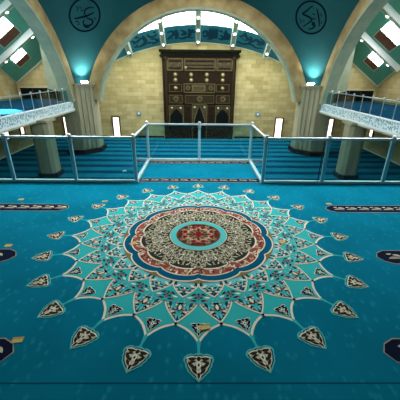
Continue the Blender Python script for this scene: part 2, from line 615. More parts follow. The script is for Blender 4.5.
# spotlights under the ribs
def spot_proto(name):
    t = bpy.data.objects.new(name, None)
    t.empty_display_size = .1
    COL.objects.link(t)
    h = MB()
    n = 14
    cc = lambda r, z: [(r * cos(2 * pi * i / n), r * sin(2 * pi * i / n), z) for i in range(n)]
    h.strip(cc(.17, 0), cc(.15, .1), M['lampcase'], True)
    h.strip(cc(.15, .1), cc(.115, .1), M['lampcase'], True)
    h.strip(cc(.115, .1), cc(.10, .06), M['lampcase'], True)
    ho = h.build('housing', smooth=False, fix=False)
    ho.parent = t
    l = MB()
    l.fan((0, 0, .085), cc(.112, .07), M['lamp'])
    lo_ = l.build('bulb', fix=False)
    lo_.parent = t
    return t
proto = spot_proto('spotlight')
used_proto = False
nth = {0: 'lowest', 1: 'middle', 2: 'uppermost'}
rib_words = {
    ('far', 1): 'far ceiling rib nearest the left pier', ('far', 2): 'far ceiling rib over the left edge of the portal',
    ('far', 3): 'far ceiling rib over the middle of the portal', ('far', 4): 'far ceiling rib over the right edge of the portal',
    ('far', 5): 'far ceiling rib nearest the right pier',
    ('left', 6): 'left mezzanine ceiling rib nearest the far wall', ('left', 5): 'left mezzanine ceiling rib second from the far wall',
    ('right', 0): 'right mezzanine ceiling rib nearest the far wall', ('right', 1): 'right mezzanine ceiling rib second from the far wall'}
# local +x of the left wing runs towards... left wing is turned +90: local +x -> world +y ; right wing turned -90: local +x -> world -y
for (w, k), words in rib_words.items():
    ds = (.45, 1.7, 2.95) if w == 'far' else (.8, 2.06, 3.43)
    if w == 'far' and k in (1, 5):
        ds = (.6, 1.7)
    c = RIBS[k]
    for j, d in enumerate(ds):
        if not used_proto:
            o = proto
            used_proto = True
        else:
            o = copy_tree(proto)
        n = Vector((0, -K, -1)).normalized()
        pos = Vector((c, WY - d, A(c) + K * d)) + n * .345
        rot = Vector((0, 0, 1)).rotation_difference(n).to_matrix().to_4x4()
        mw = turn(WINGS[w]) @ Matrix.Translation(pos) @ rot
        o.location = mw.to_translation()
        o.rotation_mode = 'XYZ'
        o.rotation_euler = mw.to_euler()
        tag(o, 'lit spotlight, %s on %s' % (nth[j] if len(ds) == 3 else ('lower one', 'upper one')[j], words), 'spotlight', 'spotlights under the ceiling ribs')

# calligraphy on the blue band between the far ribs
def bandpt(x, d, dn=.02):
    nn = Vector((0, -K, -1)).normalized()
    return Vector((x, YC + WY - d, A(x) + K * d)) + nn * dn

def stroke(b, pts, wid, m, f):
    """flat brush stroke: pts in 2-D, mapped by f onto a surface"""
    a, c = [], []
    n = len(pts)
    for i, (x, y) in enumerate(pts):
        x0, y0 = pts[max(i - 1, 0)]
        x1, y1 = pts[min(i + 1, n - 1)]
        dx, dy = x1 - x0, y1 - y0
        l = max(sqrt(dx * dx + dy * dy), 1e-6)
        k = wid * (.45 + .55 * sin(pi * (i + .5) / n)) / 2
        a.append(f(x - dy / l * k, y + dx / l * k))
        c.append(f(x + dy / l * k, y - dx / l * k))
    b.strip([tuple(p) for p in a], [tuple(p) for p in c], m)

def bez(pts, n=14):
    """smooth curve through points (Catmull-Rom)"""
    out = []
    P = [pts[0]] + list(pts) + [pts[-1]]
    for i in range(1, len(P) - 2):
        for j in range(n):
            t = j / n
            r = []
            for q in (0, 1):
                p0, p1, p2, p3 = P[i - 1][q], P[i][q], P[i + 1][q], P[i + 2][q]
                r.append(.5 * (2 * p1 + (p2 - p0) * t + (2 * p0 - 5 * p1 + 4 * p2 - p3) * t * t + (3 * p1 - p0 - 3 * p2 + p3) * t ** 3))
            out.append(tuple(r))
    out.append(pts[-1])
    return out

SCRIPT = {   # unit frame 0..1 by 0..1, read off the photograph's bays as far as it resolves
    0: [[(.05, .75), (.2, .55), (.38, .72), (.52, .5)], [(.08, .3), (.3, .2), (.55, .3), (.78, .22)], [(.45, .85), (.5, .5), (.42, .25)],
        [(.6, .8), (.75, .6), (.92, .75)], [(.68, .5), (.85, .42), (.9, .25), (.7, .12)], [(.2, .9), (.3, .8)], [(.82, .92), (.9, .86)]],
    1: [[(.06, .7), (.22, .78), (.3, .55), (.16, .42), (.06, .25)], [(.36, .85), (.38, .5), (.34, .2)], [(.42, .3), (.55, .2), (.72, .3), (.9, .2)],
        [(.52, .8), (.66, .62), (.58, .48), (.74, .5)], [(.8, .85), (.82, .5), (.78, .3)], [(.9, .8), (.94, .55)]],
    2: [[(.06, .5), (.14, .72), (.24, .5), (.14, .32), (.08, .45)], [(.3, .88), (.31, .5), (.29, .2)], [(.4, .88), (.41, .5), (.36, .22), (.18, .16)],
        [(.5, .88), (.51, .5), (.5, .22)], [(.58, .3), (.7, .22), (.78, .4), (.68, .5)], [(.82, .88), (.83, .5), (.81, .2)], [(.9, .7), (.95, .5), (.9, .25)], [(.6, .8), (.72, .72)]],
    3: [[(.05, .3), (.25, .2), (.5, .32), (.72, .2), (.94, .32)], [(.12, .6), (.25, .8), (.38, .6), (.28, .45)], [(.46, .85), (.5, .55), (.44, .35)],
        [(.56, .55), (.68, .75), (.82, .6), (.72, .42)], [(.88, .85), (.9, .5)], [(.2, .92), (.32, .88)]]}
bay_words = ['the outer left bay of the far ceiling', 'the bay over the left half of the portal', 'the bay over the right half of the portal', 'the outer right bay of the far ceiling']
for i in range(4):
    xa, xb = RIBS[i + 1] + .3, RIBS[i + 2] - .3
    t = thing('calligraphy_band', (0, 0, 0), 'teal band of dark blue calligraphy in ' + bay_words[i], 'calligraphy', 'calligraphy bands below the far windows')
    base = bandpt((xa + xb) / 2, .2)
    t.location = base
    b = MB()
    cols = [xa + (xb - xa) * q / 8 for q in range(9)]
    b.strip([tuple(bandpt(x, .14, .012)) for x in cols], [tuple(bandpt(x, 1.9, .012)) for x in cols], M['band'])
    b.build('panel', t, fix=False)
    b = MB()
    for st in SCRIPT[i]:
        stroke(b, bez(st, 8), .13, M['ink2'], lambda u, v: bandpt(xa + u * (xb - xa), .2 + v * 1.6, .02))
    # second, lighter register of small strokes between the letters
    for q in range(9):
        u, v = random.uniform(.06, .92), random.uniform(.15, .85)
        stroke(b, bez([(u, v), (u + .03, v + .08), (u + .07, v + .03)], 5), .05, M['ink2'], lambda u, v: bandpt(xa + u * (xb - xa), .2 + v * 1.6, .02))
    b.build('lettering', t, fix=False, label='dark blue calligraphy lettering')

# ---------------------------------------------------------------- calligraphy roundels on the pendentives
def roundel(side, label, strokes):
    S = sqrt(S2)
    cen = Vector((side * 8.54, 25.85, 6.30)) - Vector((0, YC, ZC))
    nrm = cen.normalized()
    ex = Vector((-nrm.y, nrm.x, 0)).normalized()
    if ex.x < 0:
        ex = -ex
    ey = ex.cross(nrm) if ex.cross(nrm).z > 0 else nrm.cross(ex)
    def f(x, y, e=.02):
        d = (nrm * S + ex * x + ey * y).normalized()
        return Vector((0, YC, ZC)) + d * (S - e)
    t = thing('calligraphy_roundel', tuple(f(0, 0)), label, 'roundel', 'roundels on the pendentives')
    n = 48
    b = MB()
    R0 = 1.25
    c = lambda r, e=.02: [tuple(f(r * cos(2 * pi * i / n), r * sin(2 * pi * i / n), e)) for i in range(n)]
    b.strip(c(R0), c(R0 - .14), M['ink'], True)
    b.build('ring', t, fix=False)
    b = MB()
    for st, w in strokes:
        stroke(b, bez(st, 8), w, M['ink'], lambda x, y: f(x, y, .025))
    b.build('lettering', t, fix=False, label='dark painted calligraphy')

def zl(pts, cx, cy):       # zoomed picture of a roundel (0.1 px per unit, 14.2 px radius) to metres
    return [((x - cx) / 142 * 1.19, -(y - cy) / 152 * 1.19) for x, y in pts]
L = lambda *p: zl(p, 212, 165)
roundel(-1, 'dark ring with looping calligraphy on the teal curve above the left pier', [
    (L((118, 205), (140, 203), (180, 188), (222, 172), (262, 148), (292, 124)), .15),
    (L((224, 172), (208, 150), (206, 122), (222, 100), (250, 88), (286, 82)), .11),
    (L((220, 172), (244, 190), (280, 196), (294, 216), (284, 242), (250, 258), (214, 252), (204, 226), (214, 204)), .13),
    (L((210, 262), (240, 276), (272, 268)), .12), (L((120, 92), (140, 112), (132, 140)), .07), (L((150, 90), (168, 110)), .06), (L((130, 238), (150, 228), (168, 244)), .07),
    (L((150, 258), (176, 250)), .06), (L((300, 170), (320, 190)), .06), (L((168, 130), (190, 118)), .06)])
L = lambda *p: zl(p, 180, 160)
roundel(1, 'dark ring with angular calligraphy on the teal curve above the right pier', [
    (L((246, 84), (250, 130), (254, 190), (252, 250)), .11),
    (L((214, 54), (180, 72), (140, 96), (110, 112), (130, 130), (162, 150), (184, 172), (178, 190), (150, 206), (96, 234)), .14),
    (L((186, 182), (204, 170), (222, 180)), .08), (L((212, 222), (196, 206), (188, 224), (208, 234), (200, 252), (172, 264), (142, 262)), .15),
    (L((200, 128), (222, 134)), .08), (L((70, 150), (82, 186), (74, 200)), .06), (L((276, 130), (284, 160)), .06), (L((150, 90), (160, 102)), .06), (L((100, 170), (116, 190)), .06), (L((280, 200), (270, 226)), .06)])

# uplights standing on the pier caps
UX = 9.70
for s, nm in ((-1, 'left'), (1, 'right')):
    t = thing('uplight', (s * UX, YC + UX, 1.46), 'bright white uplight standing on the cap ledge of the %s pier' % nm, 'lamp', 'uplights on the pier caps')
    xf = Matrix.Translation((s * UX, YC + UX, 1.46)) @ Matrix.Rotation(-s * pi / 4, 4, 'Z')
    b = MB()
    b.box(-.34, .34, -.09, .09, 0, .05, M['blackmatt'])
    b.box(-.36, -.30, -.07, .07, .03, .16, M['blackmatt'])
    b.box(.30, .36, -.07, .07, .03, .16, M['blackmatt'])
    b.build('bracket', t, xf=xf)
    b = MB()
    b.extr([(-.28, -.10, .05), (-.28, .08, .05), (-.28, .10, .16), (-.28, -.02, .22), (-.28, -.12, .15)], (.56, 0, 0), M['uplamp'])
    b.build('lamp_head', t, xf=xf, label='glowing lamp head')
    ld = bpy.data.lights.new('uplight_beam', 'SPOT')
    ld.energy = 800
    ld.color = (1.0, .93, .86)
    ld.spot_size = radians(110)
    ld.spot_blend = 1.0
    ld.shadow_soft_size = .15
    lo_ = bpy.data.objects.new('uplight_beam', ld)
    COL.objects.link(lo_)
    lo_.parent = t
    lo_.location = (-s * .12, -.12, .3)
    dirn = Vector((s * .1, .1, 1.0))
    lo_.rotation_euler = dirn.to_track_quat('-Z', 'Y').to_euler()

# ---------------------------------------------------------------- prayer hall floor and carpet
b = MB(); b.box(-17.2, 17.2, -4.2, 34.6, ZF - .2, ZF - .02, M['cream']); b.build('floor', **ST)
t = thing('hall_carpet', (0, 17, ZF), 'blue prayer hall carpet with dark row lines, below the glass balustrade', 'carpet')
b = MB(); b.box(-16.95, 16.95, 5.6, 34.3, ZF - .02, ZF, M['hallpile']); b.build('field', t)
b = MB()
for k in range(-9, 9):
    y = 21.42 + 1.615 * k
    if 6 < y < 33.6:
        b.box(-16.95, 16.95, y - .36, y + .36, ZF, ZF + .0015, M['hallline'])
b.build('row_lines', t, label='dark blue lines marking the prayer rows')

for i, (x0, x1) in enumerate(((-17, -10.5), (-8.2, -3.9), (4.3, 8.1), (10.5, 17))):
    b = MB(); b.box(x0, x1, 34.42, 34.5, ZF, ZF + .22, M['plinth']); b.build('baseboard_far_%d' % (i + 1), **ST)

# slit windows at floor level in the far wall
for (xa, xb) in ((-9.8, -8.88), (8.86, 9.84), (-15.45, -14.75), (14.95, 15.7)):
    wn += 1
    b = MB()
    y = 34.5
    b.box(xa, xa + .13, y - .12, y, ZF + .05, -2.2, M['frame'])
    b.box(xb - .13, xb, y - .12, y, ZF + .05, -2.2, M['frame'])
    b.box(xa, xb, y - .12, y, -2.32, -2.2, M['frame'])
    b.box(xa, xb, y - .12, y, ZF + .05, ZF + .15, M['frame'])
    fo = b.build('window_%d' % wn, **ST)
    p = MB(); p.box(xa + .1, xb - .1, y - .05, y - .02, ZF + .1, -2.28, M['warm_pane']); p.build('pane', fo)

for s, ya in ((-1, 28.7), (-1, 26.2), (1, 28.7)):
    wn += 1
    b = MB()
    x = s * 17.2
    xa, xb = sorted((x, x - s * .12))
    b.box(xa, xb, ya, ya + .12, -3.35, -2.2, M['frame']); b.box(xa, xb, ya + .68, ya + .8, -3.35, -2.2, M['frame'])
    b.box(xa, xb, ya, ya + .8, -2.32, -2.2, M['frame']); b.box(xa, xb, ya, ya + .8, -3.35, -3.25, M['frame'])
    fo = b.build('window_%d' % wn, **ST)
    xa, xb = sorted((x - s * .02, x - s * .05))
    p = MB(); p.box(xa, xb, ya + .1, ya + .7, -3.3, -2.28, M['warm_pane']); p.build('pane', fo)

# round plates on the far wall beside the portal
for s, nm in ((-1, 'left'), (1, 'right')):
    x = .08 + s * 6.76
    t = thing('wall_plate', (x, 34.5, -1.86), 'small round grey-blue plate on the stone wall to the %s of the portal' % nm, 'plate', 'round plates beside the portal')
    b = MB(); b.tube((x, 34.5, -1.86), (x, 34.4, -1.86), .3, M['plate'], 24, .26); b.build('disc', t)
    b = MB(); b.tube((x, 34.41, -1.86), (x, 34.37, -1.86), .14, M['white'], 16, .1); b.build('boss', t, label='pale centre boss')

b = MB()
b.box(-.14, .14, -.1, .1, 0, .05, M['white']); b.box(-.05, .12, -.08, .04, .05, .09, M['white'])
o = b.build('folded_cloth')
o.location = (-5.6, 21.6, ZF + .004)
o.rotation_euler = (0, 0, .5)
tag(o, 'small white folded cloth lying on the blue hall carpet below the balustrade', 'cloth')

# ---------------------------------------------------------------- carved wooden portal on the far wall
PX = .2
t = thing('portal', (PX, 34.5, ZF), 'tall dark carved wooden portal with gilt panels and three niches on the far wall', 'portal')
YF = 34.02
b = MB()
b.box(PX - 3.98, PX + 3.84, YF, 34.5, ZF + .004, 4.2, M['wood'])
b.build('body', t)
b = MB()                                              # cornice: stepped crown with end scrolls
b.box(PX - 3.95, PX + 3.95, YF - .08, 34.5, 3.98, 4.12, M['wood'])
b.box(PX - 4.08, PX + 4.08, YF - .2, 34.5, 4.12, 4.38, M['cornice'])
b.box(PX - 4.25, PX + 4.25, YF - .34, 34.5, 4.38, 4.6, M['cornice'])
for s in (-1, 1):
    b.tube((PX + s * 4.05, YF - .2, 4.0), (PX + s * 4.05, 34.45, 4.0), .16, M['wood'], 12)
b.build('cornice', t)
for s in (-1, 1):                                     # engaged side columns
    b = MB()
    x = PX + s * 3.6
    b.tube((x, YF, ZF + .5), (x, YF, 3.7), .13, M['wood2'], 12)
    b.box(x - .2, x + .2, YF - .2, YF, ZF + .004, ZF + .5, M['wood2'])
    b.box(x - .18, x + .18, YF - .18, YF, 3.7, 3.98, M['wood2'])
    b.build('column', t)
def framed(name, x0, x1, z0, z1, fill, fw=.07, rosette=None, sub=None, lab=None):
    p = MB()
    p.box(x0, x1, YF - .03, YF, z0, z1, fill)
    po = p.build(name, t, **({'label': lab} if lab else {}))
    f = MB()
    for (a0, a1, c0, c1) in ((x0, x1, z0, z0 + fw), (x0, x1, z1 - fw, z1), (x0, x0 + fw, z0, z1), (x1 - fw, x1, z0, z1)):
        f.box(a0, a1, YF - .07, YF - .03, c0, c1, M['gold'])
    fo = f.build('frame', None)
    fo.parent = po
    fo.location = -parent_loc(po)
    for (rx, rz, rr) in rosette or ():
        r = MB()
        r.tube((rx, YF - .02, rz), (rx, YF - .08, rz), rr, M['gold_fret'], 16, rr * .85)
        for q in range(8):
            a = q * pi / 4
            r.ball((rx + rr * .62 * cos(a), YF - .08, rz + rr * .62 * sin(a)), rr * .2, M['gold'], 6, 4)
        ro = r.build('rosette', None)
        ro.parent = po
        ro.location = -parent_loc(po)
    return po
# top frieze
framed('frieze_panel', -3.28, -1.58, 2.6, 3.78, M['gold_fret'], rosette=[(-2.9, 3.2, .2), (-1.95, 3.2, .2)])
framed('frieze_panel', -1.48, 1.85, 2.6, 3.78, M['gold_fret'])
framed('frieze_panel', 1.95, 3.66, 2.6, 3.78, M['gold_fret'], rosette=[(2.33, 3.2, .2), (3.28, 3.2, .2)])
for (x0, x1) in ((-3.08, -1.78), (-1.3, 1.68), (2.15, 3.46)):      # dark inscription bars across the frieze
    b = MB()
    b.box(x0, x1, YF - .05, YF - .03, 3.45, 3.62, M['wood'])
    b.box(x0, x1, YF - .05, YF - .03, 2.76, 2.92, M['wood'])
    if x0 == -1.3:
        b.box(x0, x1, YF - .05, YF - .03, 3.1, 3.2, M['wood'])
    b.build('inscription_bar', t)
# studs
for z in (2.24, 1.7):
    for x in (-2.41, -.72, .95, 2.66):
        b = MB(); b.ball((x, YF - .02, z), .125, M['stud'], 12, 8); b.tube((x, YF, z), (x, YF - .03, z), .23, M['gold'], 14); b.build('stud', t)
framed('side_panel', -3.13, -1.73, .5, 1.28, M['wood'], .05)
framed('side_panel', 1.98, 3.4, .5, 1.28, M['wood'], .05)
for x in (-2.41, 2.68):
    b = MB(); b.ball((x, YF - .03, .9), .125, M['stud'], 12, 8); b.tube((x, YF, .9), (x, YF - .04, .9), .23, M['gold'], 14); b.build('stud', t)
framed('gilt_panel', -1.55, 1.88, .4, 1.36, M['wood2'], .09, rosette=[(-1.08, .88, .3), (1.42, .88, .3)])
b = MB()
b.box(-.66, .82, YF - .06, YF - .03, .56, 1.2, M['gold'])
b.box(-.5, .66, YF - .08, YF - .06, .7, 1.06, M['gold_fret'])
b.build('gilt_tablet', t)
framed('lattice_panel', -3.16, -1.64, -.68, .16, M['wood2'], .05, rosette=[(-2.4, -.26, .34)])
framed('lattice_panel', -1.41, 1.8, -.7, .18, M['wood2'], .05, rosette=[(.2, -.26, .38)])
framed('lattice_panel', 1.99, 3.5, -.68, .16, M['wood2'], .05, rosette=[(2.74, -.26, .34)])
# side niches: gilt surround with a stepped pointed arch opening
def niche(x0, x1, z1):
    w = x1 - x0
    cx = (x0 + x1) / 2
    b = MB()
    zb = -3.0
    b.box(x0, x1, YF - .03, YF, zb, z1, M['gold_fret'])
    po = b.build('niche', t)
    f = MB()
    for (a0, a1, c0, c1) in ((x0, x1, z1 - .07, z1), (x0, x0 + .07, zb, z1), (x1 - .07, x1, zb, z1), (x0, x1, zb, zb + .07)):
        f.box(a0, a1, YF - .08, YF - .03, c0, c1, M['gold'])
    for s in (-1, 1):
        f.ball((cx + s * w * .3, YF - .04, z1 - .32), .12, M['stud'], 8, 6)
    fo = f.build('frame', None); fo.parent = po; fo.location = -parent_loc(po)
    h = w * .42
    o_ = MB()
    pts = [(-h, -1.95), (h, -1.95), (h, -.95), (h * .8, -.92), (h * .78, -.72), (h * .5, -.66), (h * .46, -.48), (h * .18, -.42), (0, -.24),
           (-h * .18, -.42), (-h * .46, -.48), (-h * .5, -.66), (-h * .78, -.72), (-h * .8, -.92), (-h, -.95)]
    o_.extr([(cx + a, YF - .055, z1 + c - .12) for a, c in pts], (0, .03, 0), M['niche'])
    oo = o_.build('opening', None, label='dark pointed opening'); oo.parent = po; oo.location = -parent_loc(po)
niche(-3.2, -1.58, -.88)
niche(1.95, 3.6, -.88)
# middle bay: narrow surround with a peaked, draped opening
b = MB()
b.box(-.66, 1.06, YF - .03, YF, ZF + .004, -.8, M['gold_fret'])
cb = b.build('niche', t)
f = MB()
for (a0, a1, c0, c1) in ((-.66, 1.06, -.87, -.8), (-.66, -.58, ZF + .004, -.8), (.98, 1.06, ZF + .004, -.8)):
    f.box(a0, a1, YF - .08, YF - .03, c0, c1, M['gold'])
for s in (-1, 1):
    f.ball((.2 + s * .55, YF - .04, -1.1), .12, M['stud'], 8, 6)
fo = f.build('frame', None); fo.parent = cb; fo.location = -parent_loc(cb)
f = MB()
f.extr([(-.5, YF - .06, ZF + .05), (.9, YF - .06, ZF + .05), (.9, YF - .06, -2.6), (.62, YF - .06, -1.9), (.4, YF - .06, -1.4), (.2, YF - .06, -1.05), (0, YF - .06, -1.4), (-.22, YF - .06, -1.9), (-.5, YF - .06, -2.6)], (0, .03, 0), M['niche'])
fo = f.build('opening', None, label='dark peaked opening'); fo.parent = cb; fo.location = -parent_loc(cb)
f = MB()
for s in (-1, 1):
    a = [(.2 + s * .02, YF - .09, -1.02), (.2 + s * .3, YF - .09, -1.7), (.2 + s * .52, YF - .09, -2.4), (.2 + s * .66, YF - .09, -3.2)]
    c = [(.2 + s * .08, YF - .09, -1.02), (.2 + s * .38, YF - .09, -1.7), (.2 + s * .62, YF - .09, -2.4), (.2 + s * .74, YF - .09, -3.2)]
    f.strip(a, c, M['gold'])
    f.strip(a, [(x, y + .03, z) for x, y, z in a], M['gold'])
fo = f.build('hood_edge', None); fo.parent = cb; fo.location = -parent_loc(cb)
for x in (-1.1, 1.5):
    b = MB(); b.box(x - .38, x + .38, YF - .03, YF, -3.0, -.86, M['wood2'])
    b.box(x - .28, x + .28, YF - .05, YF - .03, -2.85, -1.02, M['wood']); b.build('pilaster_panel', t)
b = MB(); b.ball((-1.28, YF - .12, 2.9), .12, M['stud'], 10, 6); b.tube((-1.28, YF, 2.9), (-1.28, YF - .1, 2.9), .05, M['gold']); b.build('light_dot', t)  # pale ball standing in for a small dot of light on the frieze

# ---------------------------------------------------------------- side mezzanines
XE = 10.85
for s, nm in ((-1, 'left'), (1, 'right')):
    b = MB()
    b.box(min(s * XE, s * 17.2), max(s * XE, s * 17.2), YC - H - AD, YC + WE, -.6, -.02, M['cream'])
    b.build('floor_mezzanine_' + nm, **ST)
    b = MB()
    xa, xb = sorted((s * (XE + .1), s * 17.0))
    x0_, x1_, x2_ = s * (XE + .1), s * 12.25, s * 16.95
    ya_, yb_, yc_, yd_ = YC - H - AD + .1, YC - RI + .05, YC + RI - .05, YC + WE - .25
    b.prism([(x1_, ya_), (x2_, ya_), (x2_, yd_), (x1_, yd_), (x1_, yc_), (x0_, yc_), (x0_, yb_), (x1_, yb_)], -.02, .0, M['mezzpile'])
    o = b.build('mezzanine_carpet')
    o['label'] = 'plain blue carpet on the %s mezzanine behind its glass rail' % nm
    o['category'] = 'carpet'
    # fascia
    y0, y1 = YC - RI + .15, YC + PE - .03
    b = MB()
    xa, xb = sorted((s * (XE - .12), s * (XE + .05)))
    b.box(xa, xb, y0, y1, -.52, .0, M['frieze'])
    b.build('trim_fascia_' + nm, **ST)
    b = MB()
    xa, xb = sorted((s * (XE - .2), s * (XE + .1)))
    b.box(xa, xb, y0, y1, -.64, -.52, M['beam'])
    b.box(xa, xb, y0, y1, .0, .05, M['beam'])
    y = y0 + .06
    xa, xb = sorted((s * (XE - .22), s * (XE - .08)))
    while y < y1 - .12:
        b.box(xa, xb, y, y + .09, -.74, -.64, M['cream'])
        y += .18
    b.build('trim_dentils_' + nm, **ST)
    # balustrade
    t = thing('mezzanine_balustrade', (s * XE, YC, .05), 'steel and glass balustrade along the edge of the %s mezzanine' % nm, 'balustrade', 'mezzanine balustrades')
    ys = [26.3 - 1.2 * k for k in range(15)]
    p0 = None
    for k, y in enumerate(ys):
        if p0 is None:
            b = MB()
            b.tube((s * XE, y, .05), (s * XE, y, 1.02), .024, M['steel'], 8)
            b.tube((s * XE, y, .05), (s * XE, y, .09), .06, M['steel'], 10)
            b.ball((s * XE, y, 1.12), .065, M['steel'], 8, 6)
            p0 = b.build('post', t)
        else:
            c = p0.copy(); COL.objects.link(c); c.parent = t
            c.location = p0.location + Vector((0, y - ys[0], 0))
    b = MB(); b.tube((s * XE, ys[-1] - .3, 1.05), (s * XE, ys[0] + .3, 1.05), .032, M['steel'], 10); b.build('top_rail', t)
    g0 = None
    for k in range(len(ys) - 1):
        if g0 is None:
            b = MB(); b.box(s * XE - .005, s * XE + .005, ys[1] + .06, ys[0] - .06, .1, .95, M['glass_blue']); g0 = b.build('glass_panel', t)
        else:
            c = g0.copy(); COL.objects.link(c); c.parent = t
            c.location = g0.location + Vector((0, -1.2 * k, 0))
    # end partition
    t = thing('partition', (s * 14.8, YC + WE - .12, 0), 'low dark wood partition with pale cap at the far end of the %s mezzanine' % nm, 'partition', 'mezzanine partitions')
    xs_ = sorted((s * 12.2, s * 16.9))
    for k in range(4):
        xa = xs_[0] + (xs_[1] - xs_[0]) * k / 4
        xb = xs_[0] + (xs_[1] - xs_[0]) * (k + 1) / 4
        b = MB(); b.box(xa + .03, xb - .03, YC + WE - .16, YC + WE - .06, .02, .98, M['wood']); b.box(xa + .15, xb - .15, YC + WE - .18, YC + WE - .16, .15, .85, M['niche']); b.build('panel', t)
    b = MB(); b.box(xs_[0], xs_[1], YC + WE - .22, YC + WE - .03, .98, 1.05, M['pale_trim']); b.build('cap_rail', t)
    # free-standing pillar under the mezzanine edge
    px, py = (-10.72 if s < 0 else 10.95), 20.6
    t = thing('pillar', (px, py, ZF), 'chamfered pale stone pillar carrying the %s mezzanine, on a dark plinth' % nm, 'pillar', 'mezzanine pillars')
    b = MB()
    h, c = .6, .22
    octo = [(px - h + c, py - h), (px + h - c, py - h), (px + h, py - h + c), (px + h, py + h - c), (px + h - c, py + h), (px - h + c, py + h), (px - h, py + h - c), (px - h, py - h + c)]
    b.prism(octo, ZF + .3, -.75, M['pier'])
    b.build('shaft', t)
    b = MB()
    h = .72
    octo = [(px - h + c, py - h), (px + h - c, py - h), (px + h, py - h + c), (px + h, py + h - c), (px + h - c, py + h), (px - h + c, py + h), (px - h, py + h - c), (px - h, py - h + c)]
    b.prism(octo, ZF + .006, ZF + .32, M['plinth'])
    b.build('plinth', t, label='dark plinth')
    b = MB(); b.box(px - .7, px + .7, py - .7, py + .7, -.75, -.6, M['pier']); b.build('capital', t)

# ---------------------------------------------------------------- gallery: floor, carpet
GX0, GX1 = -9.0, 9.0
BX0, BX1 = -1.42, 1.52
GY, BY = 6.46, 8.32
b = MB()
b.box(-12.8, 12.8, -4.1, GY + .05, -.7, -.012, M['cream'])
b.box(BX0 - .05, BX1 + .05, GY + .05, BY + .06, -.7, -.012, M['cream'])
b.build('floor_gallery', **ST)

CX, CY = .02, 4.02
carpet = thing('prayer_carpet', (CX, CY, 0), 'teal gallery carpet with a huge round floral medallion and pendants', 'carpet')
b = MB()
b.prism([(-10, -3.9), (10, -3.9), (10, GY), (BX1, GY), (BX1, BY), (BX0, BY), (BX0, GY), (-10, GY)], -.012, 0, M['field'])
b.build('field', carpet)
b = MB()
b.box(-10, 10, 1.622, 1.634, 0, .001, M['seam'])
b.build('seam', carpet)

Z0 = .0015
DZ = .0009
def lz(k):
    return Z0 + DZ * k
def pol(r, a):
    """a measured from the near point of the medallion"""
    return (CX + r * sin(a), CY - r * cos(a))
def flat(b, pts, k, m):
    b.poly([(x, y, lz(k)) for x, y in pts], m)
def leaf(r, t, ang, ln, wd, bend=0.0, n=5):
    """almond leaf in local (radial r, tangential t) frame; ang from the outward radial direction"""
    L_, R_ = [], []
    for i in range(n + 1):
        s = i / n
        w = wd * sin(pi * min(max(s, .02), .98)) ** .8 / 2
        a = ang + bend * s
        x = r + ln * s * cos(ang + bend * s / 2)
        y = t + ln * s * sin(ang + bend * s / 2)
        L_.append((x - w * sin(a), y + w * cos(a)))
        R_.append((x + w * sin(a), y - w * cos(a)))
    return L_ + R_[::-1][0:]
def place(pts, a):
    """local (r,t) -> world at angle a"""
    return [(CX + r * sin(a) + t * cos(a), CY - r * cos(a) + t * sin(a)) for r, t in pts]
def mir(pts):
    return [(r, -t) for r, t in pts]
STEP = 2 * pi / 24

def circle(r, n=72):
    return [pol(r, 2 * pi * i / n) for i in range(n)]
def lobed(r0, r1, n=12, per=10, e=.6):
    out = []
    for i in range(n * per):
        a = 2 * pi * i / (n * per)
        out.append(pol(r0 + (r1 - r0) * abs(sin(n * a / 2)) ** e, a))
    return out
def fanz(b, pts, k, m):
    b.fan((CX, CY, lz(k)), [(x, y, lz(k)) for x, y in pts], m)

# outer scalloped ground of the medallion
def outer(rn, rt, per=10):
    out = []
    for i in range(24):
        for j in range(per):
            s = j / per                     # 0 at tip, 1 at next tip
            q = abs(2 * s - 1)              # 1 at tips, 0 at node
            r = rn + (rt - rn) * (0.42 * q + 0.58 * q ** 3.2)
            out.append(pol(r, (i + s) * STEP))
    return out
med = MB()
fanz(med, outer(1.795, 2.015), 0, M['ivory'])
fanz(med, outer(1.770, 1.965), 1, M['turq'])

def outline(fn, a, k, m, b=None):
    (b or med).poly([(x, y, lz(k)) for x, y in place(fn, a)], m)

def ogee(r_in, r_w, r_tip, hw, n=9, p=1.5):
    """petal: rounded root at r_in, widest (half width hw) at r_w, convex sides to a point at r_tip; (r,t) outline"""
    L_ = []
    for i in range(n + 1):
        s = i / n
        L_.append((r_w + (r_tip - r_w) * s, hw * (1 - s ** p)))
    root = []
    for i in range(1, 6):
        s = i / 6
        root.append((r_w - (r_w - r_in) * sin(s * pi / 2), hw * cos(s * pi / 2) ** .7))
    right = L_[::-1]
    full = [(r, -t) for r, t in right[1:]][::-1]
    # go: tip -> +side -> root -> -side -> tip
    pts = L_[::-1] + root + [(r_in, 0)] + [(r, -t) for r, t in root[::-1]] + [(r, -t) for r, t in L_[:-1]]
    return pts

